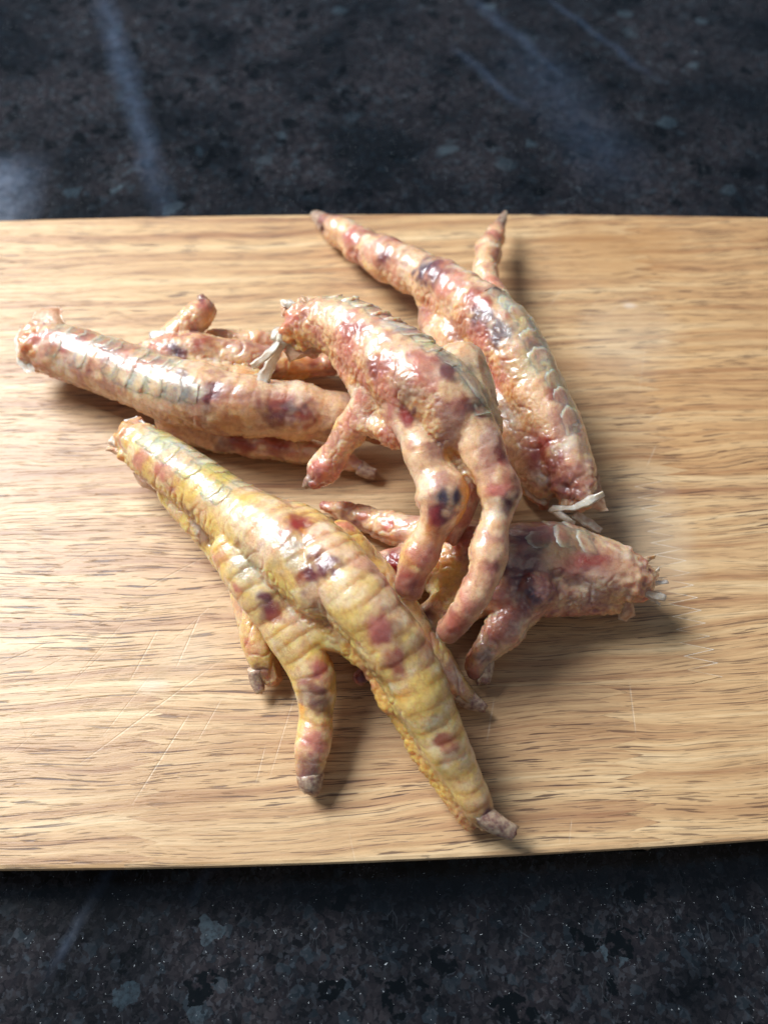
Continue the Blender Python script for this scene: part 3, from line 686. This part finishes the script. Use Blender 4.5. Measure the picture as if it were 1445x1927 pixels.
# ---- front foot, yellow
A = Foot('large glossy yellow chicken foot at the front, long middle toe pointing to the lower right', 1,
    [C([(248, 828, 14, 38), (300, 862, 17, 50), (370, 910, 20, 54), (440, 965, 22, 62), (510, 1010, 25, 72), (560, 1050, 27, 74), (610, 1100, 28, 68)], kind='leg', scutes=(4.7, 6, 50, 58, 0.18), up=(0.35, 0.25, 1)),
     C([(505, 965, 20, 36), (568, 1010, 26, 58), (625, 1070, 30, 68), (682, 1140, 30, 66), (732, 1205, 27, 64), (772, 1270, 23, 60), (803, 1335, 19, 55), (840, 1410, 14, 46), (872, 1470, 10, 39), (900, 1525, 7, 30), (915, 1545, 6, 22)], scutes=(4.4, 5, -7, 58, 0.22), up=(0.25, 0.0, 1)),
     C([(440, 1035, 22, 44), (475, 1090, 21, 50), (522, 1160, 18, 46), (566, 1225, 15, 47), (592, 1285, 12, 43), (594, 1345, 9, 36), (587, 1415, 7, 33), (582, 1462, 5, 27)], scutes=(4.2, 10, -5, 50, 0.15), up=(0.1, -0.3, 1)),
     C([(325, 925, 12, 30), (395, 1010, 12, 30), (450, 1090, 11, 26), (470, 1160, 10, 27), (487, 1215, 8, 30), (500, 1250, 6, 28), (512, 1275, 5, 20)], up=(-0.6, 0, 0.8)),
     C([(640, 1010, 20, 36), (700, 1080, 16, 38), (760, 1160, 12, 36), (810, 1230, 9, 32), (850, 1285, 7, 28), (875, 1310, 5, 20)], up=(1, 0.2, 0.8))],
    webs=[[(470, 1060, 21, 30), (560, 1100, 22, 40), (560, 1180, 18, 26), (640, 1210, 20, 22)], [(600, 1130, 22, 40), (650, 1215, 20, 20), (720, 1240, 20, 40)], [(350, 900, 15, 34), (440, 1040, 15, 28), (420, 960, 18, 40)],
          [(695, 1235, 20, 24), (735, 1320, 15, 24), (800, 1330, 14, 30)], [(735, 1310, 15, 20), (770, 1375, 11, 22), (830, 1400, 12, 30), (805, 1440, 8, 20)], [(800, 1430, 9, 18), (822, 1465, 7, 18), (865, 1470, 8, 30), (885, 1550, 4, 16)],
          [(505, 1235, 5, 22), (515, 1275, 4, 16), (480, 1180, 8, 14)]],
    yellow=0.80, pinkness=-0.10, purple=-0.2, lift=0.3, rug=0.40, band=0.46, bony=0.18,
    spots=[(655, 990, 22, 'pk', .7), (690, 1040, 26, 'pu', .45), (725, 1090, 24, 'pk', .7), (770, 1150, 26, 'pu', .4), (810, 1200, 24, 'pk', .6), (560, 990, 34, 'dr', .95), (575, 1000, 18, 'or', .6), (545, 1040, 40, 'gy', .55), (610, 1060, 26, 'pu', .8), (585, 1080, 30, 'pu', .85), (560, 1085, 14, 'dr', .7), (715, 1205, 26, 'dr', .75), (705, 1180, 22, 'pk', .8), (745, 1195, 36, 'pu', .45), (740, 1245, 26, 'dr', .7),
           (505, 1140, 26, 'pu', .85), (520, 1155, 16, 'dr', .6), (460, 1075, 34, 'gy', .6), (485, 1100, 26, 'wh', .5), (600, 1270, 34, 'pk', .85), (580, 1300, 30, 'pu', .5), (605, 1330, 26, 'pu', .55), (590, 1390, 32, 'pk', .75), (580, 1450, 30, 'pu', .55), (600, 1200, 40, 'yl', .5), (620, 1240, 30, 'or', .8),
           (560, 1330, 14, 'or', .8), (820, 1370, 30, 'gy', .4), (840, 1400, 20, 'dr', .7), (800, 1300, 50, 'yl', .8), (920, 1540, 20, 'pu', .8), (260, 860, 30, 'pk', .7), (300, 890, 26, 'pk', .7), (275, 905, 16, 'dr', .6), (350, 960, 26, 'pu', .6), (380, 1000, 30, 'pu', .55), (410, 1050, 22, 'pk', .6), (320, 920, 20, 'pk', .6),
           (420, 890, 40, 'yl', .8), (480, 940, 45, 'yl', .6), (400, 930, 26, 'wh', .5), (450, 990, 30, 'wh', .4), (500, 1020, 26, 'wh', .5), (560, 920, 40, 'gr', .5), (470, 1040, 40, 'gr', .4), (690, 1100, 34, 'yl', .55), (640, 1130, 30, 'wh', .45), (690, 1060, 30, 'pk', .4), (715, 1080, 26, 'pu', .4),
           (475, 1220, 22, 'pk', .7), (490, 1265, 16, 'pu', .6), (445, 1110, 14, 'pk', .7), (590, 1160, 30, 'gr', .3), (635, 1200, 30, 'wh', .3), (690, 1270, 20, 'pk', .6), (760, 1310, 20, 'or', .6), (850, 1270, 30, 'pu', .5), (800, 1210, 26, 'pk', .6), (830, 1240, 20, 'cr', .5)])
A.claw([(898, 1528, 8.5, 20), (925, 1545, 7.5, 21), (948, 1558, 6.5, 18), (968, 1568, 5.5, 15)])
A.claw([(582, 1455, 6, 26), (585, 1472, 5, 25), (590, 1485, 3.6, 19)], flatten=0.9)
A.claw([(482, 1258, 7, 17), (484, 1280, 5, 15), (491, 1303, 4, 9)])
A.claw([(862, 1300, 6, 22), (885, 1318, 4.5, 18), (914, 1333, 3.5, 8)])
A.strand([(238, 838, 14, 13), (222, 834, 14.5, 12), (208, 828, 15, 9)], BONE, 'bone', 2.2, 0.2)
A.flap([(250, 860, 14), (232, 862, 14), (200, 848, 13), (205, 838, 13), (232, 842, 15)], FLAP, 'skin_flap', 0.7)
A.flap([(232, 812, 17), (236, 790, 18), (258, 783, 18), (274, 795, 19), (270, 822, 20)], PALEFILM, 'skin_flap', 0.8, 0.8)
A.flap([(252, 890, 10), (262, 912, 8), (295, 928, 8), (320, 925, 10), (300, 895, 12)], FLAP, 'skin_flap', 1.0)

# ---- centre foot, arched and wrinkled
B = Foot('wrinkled pink chicken foot arched upright in the centre of the heap, toes hanging down', 2,
    [C([(565, 606, 33, 40), (610, 606, 36, 50), (660, 626, 38, 62), (720, 668, 40, 72), (780, 716, 42, 80), (835, 755, 42, 74), (850, 800, 39, 66)], kind='leg', scutes=(4.6, 5, 60, 44, 0.75), up=(0.55, 0.75, 0.75)),
     C([(762, 760, 40, 46), (786, 820, 38, 40), (808, 872, 36, 42), (830, 925, 34, 50), (826, 968, 32, 42), (806, 1010, 28, 32), (785, 1055, 24, 36), (770, 1098, 20, 30)], scutes=5.0, up=(0.1, -0.6, 1)),
     C([(860, 760, 41, 50), (893, 820, 40, 47), (920, 880, 38, 43), (940, 925, 36, 41), (936, 962, 34, 31), (924, 1010, 32, 34), (914, 1070, 30, 37), (888, 1125, 26, 28), (862, 1165, 21, 31), (846, 1185, 18, 26)], scutes=5.0, up=(0.1, -0.6, 1)),
     C([(838, 850, 34, 40), (866, 915, 30, 34), (868, 960, 27, 26), (850, 1010, 23, 20)]),
     C([(715, 740, 36, 46), (685, 775, 32, 34), (655, 815, 27, 28), (628, 855, 22, 30), (602, 893, 18, 26), (592, 908, 17, 16)], scutes=None, up=(-0.4, 0, 1))],
    webs=[[(650, 660, 36, 34), (700, 760, 34, 30), (800, 770, 38, 60), (720, 660, 38, 55)], [(672, 790, 31, 22), (750, 815, 34, 34), (760, 740, 34, 34)], [(690, 700, 33, 34), (705, 760, 33, 28), (780, 780, 36, 50)], [(880, 760, 40, 50), (905, 800, 37, 44), (860, 700, 40, 60)], [(700, 740, 34, 40), (790, 810, 36, 40), (740, 700, 36, 50)], [(800, 800, 36, 40), (885, 810, 38, 44), (850, 740, 40, 60), (848, 890, 31, 20)],
          [(560, 630, 31, 30), (575, 655, 28, 18), (600, 640, 30, 24)]],
    yellow=0.10, pinkness=0.30, purple=-0.04, lift=0.42, rug=0.65, band=0.25, bony=0.42,
    spots=[(762, 1090, 26, 'dr', .5), (850, 1170, 30, 'dr', .35), (800, 1040, 26, 'pk', .6), (880, 1130, 26, 'pk', .6), (900, 1000, 30, 'cr', .4), (880, 690, 30, 'gy', .6), (650, 660, 40, 'pk', .6), (665, 615, 22, 'dr', .55), (655, 590, 26, 'pk', .5), (700, 690, 24, 'pu', .4), (640, 700, 30, 'pk', .6), (680, 710, 28, 'pk', .6), (760, 730, 34, 'bl', .35), (780, 700, 26, 'pk', .5), (850, 690, 34, 'gy', .8), (840, 700, 20, 'pu', .7), (880, 720, 26, 'gy', .7), (820, 650, 26, 'gr', .6),
           (740, 610, 34, 'wh', .55), (690, 590, 26, 'cr', .5), (700, 650, 20, 'wh', .4), (770, 780, 18, 'dr', .85), (785, 770, 12, 'pu', .7), (870, 760, 24, 'dr', .55), (890, 770, 20, 'pu', .5), (842, 935, 22, 'bl', .9), (830, 970, 22, 'pu', .95), (820, 985, 22, 'dr', .55), (850, 960, 10, 'pu', .8), (875, 920, 30, 'or', .95), (870, 970, 24, 'or', .9), (810, 1010, 30, 'or', .45),
           (780, 1090, 16, 'dr', .5), (770, 1105, 22, 'pu', .4), (850, 850, 26, 'or', .7), (880, 870, 34, 'cr', .4), (950, 860, 20, 'dr', .6), (950, 905, 26, 'dr', .55), (955, 945, 20, 'pu', .9), (935, 920, 24, 'pk', .8), (930, 1070, 18, 'pu', .75), (920, 1080, 26, 'pk', .5), (900, 1100, 26, 'cr', .4), (855, 1180, 26, 'pk', .4), (960, 1000, 26, 'pk', .5),
           (640, 840, 22, 'wh', .4), (600, 880, 26, 'pk', .7), (595, 895, 12, 'pu', .5), (660, 790, 22, 'pk', .5), (720, 790, 24, 'cr', .6), (800, 860, 24, 'cr', .5), (780, 900, 22, 'wh', .3), (560, 640, 22, 'or', .8), (580, 660, 16, 'or', .8), (545, 610, 20, 'pk', .6)])
B.claw([(588, 900, 18, 12), (580, 908, 17, 11), (573, 918, 16, 5)])
B.claw([(772, 1098, 19, 24), (772, 1112, 17, 22), (778, 1126, 16, 14)])
B.claw([(848, 1180, 18, 24), (836, 1194, 16, 20), (828, 1202, 15, 12)], PALEFILM, 'claw')
B.strand([(552, 618, 33, 14), (540, 625, 33, 14), (528, 645, 32, 11)], BONE, 'bone', 1.2)
B.strand([(535, 625, 33, 8), (515, 655, 31, 9), (495, 675, 30, 7), (474, 690, 29, 7)])
B.strand([(534, 640, 32, 8), (520, 665, 29, 9), (505, 695, 27, 11), (489, 727, 25, 14)], TENDON, 'tendon', 0.3, 0.4)
B.strand([(538, 625, 33, 6), (522, 620, 33, 9), (512, 640, 32, 5)])
B.flap([(548, 600, 34), (530, 598, 34), (527, 578, 35), (540, 572, 35), (556, 582, 36)], FLAP, 'skin_flap', 0.8)
B.flap([(552, 590, 36), (535, 578, 37), (528, 566, 37), (545, 562, 37), (562, 575, 38)], PALEFILM, 'skin_flap', 0.5)
B.flap([(560, 580, 37), (560, 560, 38), (568, 552, 38), (578, 560, 39), (585, 575, 39)], FLAP, 'skin_flap', 0.6)
B.flap([(540, 640, 31), (537, 665, 28), (545, 682, 26), (570, 672, 26), (610, 665, 28), (600, 640, 31)], FLAP, 'skin_flap', 1.2, 2.0)

# ---- left foot
Cf = Foot('pale pink chicken foot on the left, cut end at the far left of the heap', 3,
    [C([(66, 650, 13, 46), (120, 662, 14, 52), (190, 685, 15, 54), (260, 710, 16, 58), (330, 735, 17, 62), (400, 750, 18, 62)], kind='leg', scutes=(4.8, 8, 58, 58, 0.2), up=(0.1, -0.2, 1)),
     C([(390, 752, 18, 60), (450, 762, 18, 60), (530, 770, 17, 56), (610, 782, 15, 50), (680, 795, 12, 38), (722, 812, 9, 24)], scutes=(4.8, 5, -4, 50, 0.1), up=(0, 0, 1)),
     C([(290, 680, 15, 44), (350, 670, 15, 46), (420, 672, 14, 38), (490, 682, 12, 34), (560, 690, 9, 26), (610, 688, 8, 20), (640, 690, 7, 14)], up=(0, 0.2, 1)),
     C([(400, 640, 11, 22), (480, 645, 10, 22), (560, 662, 8, 18), (620, 680, 6, 12)], up=(0, 0.2, 1)),
     C([(320, 650, 15, 34), (345, 620, 18, 30), (372, 595, 20, 27), (388, 580, 21, 21)], up=(-0.3, -0.5, 1)),
     C([(320, 790, 8, 30), (400, 820, 5, 30), (490, 838, 5, 26), (580, 850, 4, 24), (650, 868, 4, 20), (690, 885, 3.4, 14)], up=(0, -0.3, 1))],
    webs=[[(300, 690, 15, 40), (420, 690, 14, 24), (410, 750, 16, 44), (320, 720, 16, 44)], [(420, 700, 14, 18), (500, 715, 13, 16), (470, 750, 15, 40)]],
    yellow=0.12, pinkness=0.24, purple=-0.10, lift=0.2, rug=0.6, band=0.35, bony=0.4,
    spots=[(110, 640, 36, 'dr', .55), (165, 645, 30, 'dr', .5), (75, 630, 22, 'pk', .7), (150, 670, 24, 'wh', .5), (210, 665, 28, 'pu', .35), (240, 680, 24, 'pk', .5), (80, 690, 30, 'pk', .6), (60, 660, 18, 'or', .5), (325, 660, 20, 'bl', .85), (345, 668, 20, 'pu', .8), (385, 650, 18, 'dr', .7), (335, 705, 20, 'bl', .7), (300, 650, 24, 'pk', .6), (330, 740, 28, 'gy', .6), (355, 740, 20, 'bl', .5), (395, 740, 26, 'pu', .8), (395, 765, 20, 'pu', .6),
           (375, 735, 14, 'wh', .6), (525, 765, 30, 'dr', .75), (520, 785, 24, 'pu', .75), (560, 785, 26, 'pu', .8), (570, 795, 14, 'dr', .7), (545, 770, 16, 'gy', .6), (380, 575, 18, 'pk', .8), (378, 565, 10, 'pu', .7), (395, 600, 26, 'or', .6), (440, 660, 20, 'wh', .4), (470, 700, 22, 'or', .5), (560, 700, 40, 'or', .8), (590, 680, 14, 'dr', .6),
           (450, 835, 26, 'dr', .8), (420, 840, 18, 'pu', .6), (520, 845, 22, 'dr', .6), (620, 860, 30, 'cr', .5), (700, 818, 18, 'pu', .8), (430, 790, 50, 'or', .4), (560, 820, 40, 'or', .35), (250, 720, 20, 'wh', .5), (280, 730, 16, 'wh', .5)])
Cf.claw([(676, 880, 4, 15), (692, 888, 3.6, 13), (708, 892, 3.4, 10)])
Cf.claw([(385, 578, 21, 17), (382, 567, 22, 12), (376, 556, 23, 7)])
Cf.claw([(712, 808, 10, 18), (730, 816, 9, 15), (745, 822, 8, 8)])
Cf.flap([(70, 625, 18), (58, 605, 19), (68, 583, 20), (90, 577, 20), (116, 578, 20), (120, 600, 20), (135, 625, 19), (100, 640, 19)], FLAP, 'skin_flap', 1.3, 1.5)
Cf.flap([(60, 620, 17), (38, 615, 15), (28, 640, 14), (34, 685, 12), (48, 700, 11), (66, 700, 12), (70, 650, 16)], PALEFILM, 'skin_flap', 1.0, 1.2)
Cf.flap([(285, 640, 20), (280, 625, 20), (305, 622, 20), (340, 618, 19), (350, 640, 19), (310, 652, 19)], PALEFILM, 'skin_flap', 0.5, 0.8)
Cf.flap([(420, 700, 22), (455, 708, 21), (480, 705, 21), (510, 700, 20), (500, 722, 20), (470, 735, 21), (445, 722, 22)], TENDON, 'skin_flap', 0.5, 0.6)
Cf.strand([(400, 700, 21, 5), (430, 715, 22, 7), (460, 728, 22, 7), (500, 735, 21, 4)], PALEFILM, 'tendon')

# ---- far right foot
D = Foot('pinkish chicken foot at the top right, long toe reaching to the upper left', 4,
    [C([(1088, 948, 15, 34), (1078, 895, 17, 46), (1050, 825, 19, 52), (1018, 760, 21, 56), (985, 700, 23, 60), (950, 640, 25, 62), (905, 588, 25, 58)], kind='leg', scutes=(6.2, 16, 76, 52, 0.2), up=(0.75, 0.25, 0.8)),
     C([(930, 620, 24, 58), (885, 575, 24, 52), (835, 540, 22, 47), (785, 513, 18, 42), (730, 488, 14, 40), (685, 465, 10, 32), (645, 440, 7, 28), (612, 420, 5, 20)], scutes=(4.6, 6, -5, 50, 0.15), up=(0.2, 0.3, 1)),
     C([(960, 620, 20, 28), (935, 560, 20, 22), (915, 520, 18, 24), (918, 480, 15, 25), (928, 450, 12, 22), (937, 428, 10, 14)], up=(-0.3, 0, 1)),
     C([(1030, 900, 12, 46), (985, 830, 13, 50), (940, 760, 14, 50), (890, 690, 15, 50), (850, 630, 15, 48), (820, 600, 13, 34)], up=(-0.6, -0.2, 0.8)),
     C([(960, 830, 7, 30), (990, 900, 6, 24), (1020, 945, 5, 18)])],
    webs=[[(830, 600, 14, 34), (820, 550, 18, 40), (920, 640, 22, 50), (900, 680, 15, 40)], [(900, 690, 15, 44), (1010, 860, 14, 46), (1000, 750, 20, 50), (960, 660, 22, 50)]],
    yellow=0.10, pinkness=0.28, purple=-0.10, lift=0.2,
    spots=[(700, 472, 26, 'pk', .6), (720, 480, 16, 'pu', .75), (745, 490, 16, 'pu', .4), (800, 508, 26, 'bl', .8), (825, 515, 24, 'pu', .6), (800, 525, 18, 'pu', .4), (600, 415, 18, 'pu', .5), (660, 445, 18, 'pk', .7), (880, 560, 26, 'dr', .7), (905, 575, 18, 'dr', .8), (905, 600, 24, 'bl', .7), (935, 625, 28, 'bl', .75), (960, 615, 16, 'gy', .6), (925, 615, 12, 'wh', .7),
           (985, 690, 40, 'gr', .55), (1000, 740, 34, 'cr', .6), (1020, 790, 34, 'cr', .6), (1045, 740, 16, 'dr', .5), (1060, 790, 16, 'dr', .35), (910, 690, 26, 'pu', .75), (930, 720, 34, 'pk', .7), (900, 640, 30, 'pk', .6), (945, 770, 34, 'bl', .4), (960, 740, 22, 'or', .5), (980, 790, 24, 'wh', .35), (1000, 830, 26, 'pk', .6), (1070, 835, 24, 'wh', .75), (1050, 845, 18, 'wh', .6), (1035, 880, 40, 'dr', .6), (1040, 885, 30, 'pu', .5), (1080, 885, 36, 'pk', .4), (1095, 920, 36, 'pu', .3), (1060, 920, 34, 'pu', .5), (1020, 850, 24, 'dr', .7),
           (830, 590, 34, 'cr', .7), (860, 570, 30, 'cr', .6), (920, 470, 20, 'cr', .5), (930, 440, 26, 'pk', .7), (935, 480, 18, 'dr', .5), (925, 530, 20, 'pk', .6), (740, 515, 24, 'pk', .5), (1010, 900, 20, 'wh', .6), (1030, 870, 14, 'dr', .6)])
D.claw([(618, 424, 5.5, 18), (603, 412, 4.5, 15), (590, 402, 4, 7)])
D.claw([(935, 432, 11, 14), (942, 418, 9.5, 10), (951, 400, 8, 5)])
D.strand([(1034, 960, 14, 5), (1052, 956, 17, 8), (1080, 955, 18, 6), (1105, 944, 20, 9), (1136, 929, 22, 6)], BONE, 'bone_sliver', 0.35, 1.0)
D.strand([(1036, 955, 12, 9), (1048, 964, 12, 9), (1062, 975, 12, 7), (1080, 985, 13, 5)], PALEFILM, 'tendon', 0.9)
D.strand([(1080, 965, 12, 12), (1100, 980, 11, 12), (1130, 1000, 10, 6)], PALEFILM, 'tendon', 0.8)
D.strand([(968, 890, 9, 9), (988, 908, 9, 10), (1002, 930, 8, 9), (1025, 948, 10, 6)], PALEFILM, 'tendon', 1.2)
D.flap([(1060, 920, 18), (1110, 915, 17), (1128, 890, 18), (1130, 925, 16), (1143, 962, 14), (1095, 958, 15), (1055, 950, 16)], FLAP, 'skin_flap', 1.0, 1.0)

# ---- lower right foot, shade of the heap also painted into its skin colour
E = Foot('chicken foot with shade painted into its brownish skin, at the lower right under the heap, knobbly cut end pointing right', 5,
    [C([(1212, 1100, 12, 34), (1190, 1088, 13, 46), (1165, 1080, 13, 56), (1110, 1068, 13, 64), (1050, 1055, 13, 72), (990, 1055, 13, 74), (920, 1065, 12, 72), (860, 1080, 10, 62)], kind='leg', scutes=(5.2, 14, 56, 50, 0.25), up=(0.1, 0.55, 0.9)),
     C([(960, 1100, 14, 54), (900, 1115, 12, 46), (850, 1140, 10, 42), (805, 1170, 7, 36), (750, 1210, 6, 30), (705, 1255, 5, 26), (678, 1276, 4, 18)], up=(0, 0.1, 1)),
     C([(1000, 1110, 15, 52), (975, 1150, 12, 42), (945, 1190, 10, 36), (915, 1222, 8, 30), (898, 1250, 6, 24), (896, 1262, 5, 16)], up=(-0.3, 0, 1)),
     C([(900, 1030, 16, 54), (850, 1010, 14, 42), (790, 1005, 12, 34), (730, 990, 9, 30), (680, 972, 6, 25), (640, 960, 5, 18), (610, 952, 4, 12)], up=(0, 0.2, 1)),
     C([(880, 1060, 14, 50), (820, 1060, 12, 42), (760, 1062, 10, 38), (720, 1072, 8, 34), (700, 1090, 6, 22)], up=(0, 0.2, 1))],
    webs=[[(880, 1040, 14, 40), (880, 1110, 11, 40), (820, 1060, 11, 30), (830, 1120, 9, 26)], [(1000, 1130, 13, 34), (1120, 1100, 13, 34), (1160, 1140, 9, 14), (1100, 1050, 14, 40)], [(900, 1230, 6, 16), (888, 1252, 4, 12), (940, 1190, 7, 18)], [(1208, 1058, 17, 13), (1200, 1075, 15, 20)], [(1222, 1085, 13, 14), (1205, 1090, 13, 20)], [(1180, 1040, 18, 15), (1175, 1060, 16, 20)], [(1214, 1118, 10, 15), (1195, 1110, 12, 22)], [(1150, 1120, 9, 16), (1165, 1105, 12, 20)]],
    yellow=0.15, pinkness=0.42, purple=0.02, lift=0.3,  # raised pinkness and the wide purple spots below paint in the heap's shade
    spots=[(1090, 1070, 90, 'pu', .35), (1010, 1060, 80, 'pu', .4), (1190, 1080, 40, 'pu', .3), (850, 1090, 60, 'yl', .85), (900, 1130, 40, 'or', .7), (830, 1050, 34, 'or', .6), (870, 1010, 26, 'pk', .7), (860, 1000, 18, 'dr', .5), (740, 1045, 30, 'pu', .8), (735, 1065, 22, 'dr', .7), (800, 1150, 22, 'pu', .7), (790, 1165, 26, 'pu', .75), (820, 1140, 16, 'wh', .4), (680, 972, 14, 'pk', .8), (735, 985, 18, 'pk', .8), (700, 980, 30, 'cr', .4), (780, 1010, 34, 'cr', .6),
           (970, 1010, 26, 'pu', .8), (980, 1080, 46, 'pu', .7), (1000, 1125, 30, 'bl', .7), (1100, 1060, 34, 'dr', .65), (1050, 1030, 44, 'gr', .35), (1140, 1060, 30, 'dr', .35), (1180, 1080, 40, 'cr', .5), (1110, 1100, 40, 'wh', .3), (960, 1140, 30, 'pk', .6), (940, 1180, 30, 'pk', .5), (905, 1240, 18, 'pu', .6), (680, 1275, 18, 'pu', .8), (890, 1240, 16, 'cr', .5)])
E.claw([(908, 1238, 8, 21), (912, 1258, 6, 18), (909, 1286, 4, 13)])
E.claw([(690, 1085, 6, 14), (678, 1100, 5, 11), (668, 1110, 4, 6)])
E.strand([(1205, 1110, 14, 8), (1228, 1119, 14, 9), (1252, 1127, 14, 7)], TENDON, 'tendon', 0.25, 1.4)
E.strand([(1200, 1080, 15, 8), (1222, 1086, 15, 7), (1240, 1070, 14, 3)], PALEFILM, 'tendon', 0.25, 1.4)
E.strand([(1195, 1055, 17, 7), (1216, 1052, 16, 6), (1232, 1048, 15, 2)], FLAP, 'tendon', 0.3, 1.4)
E.strand([(1200, 1112, 13, 5), (1222, 1124, 12, 4), (1242, 1138, 10, 2)])
E.strand([(1206, 1098, 14, 5), (1230, 1098, 13, 4), (1256, 1094, 12, 2)], PALEFILM, 'tendon', 0.2, 1.0)
E.flap([(1150, 1110, 12), (1160, 1140, 9), (1163, 1165, 6), (1180, 1170, 5), (1195, 1160, 6), (1190, 1130, 9), (1200, 1110, 12)], FLAP, 'skin_flap', 1.2, 1.0)
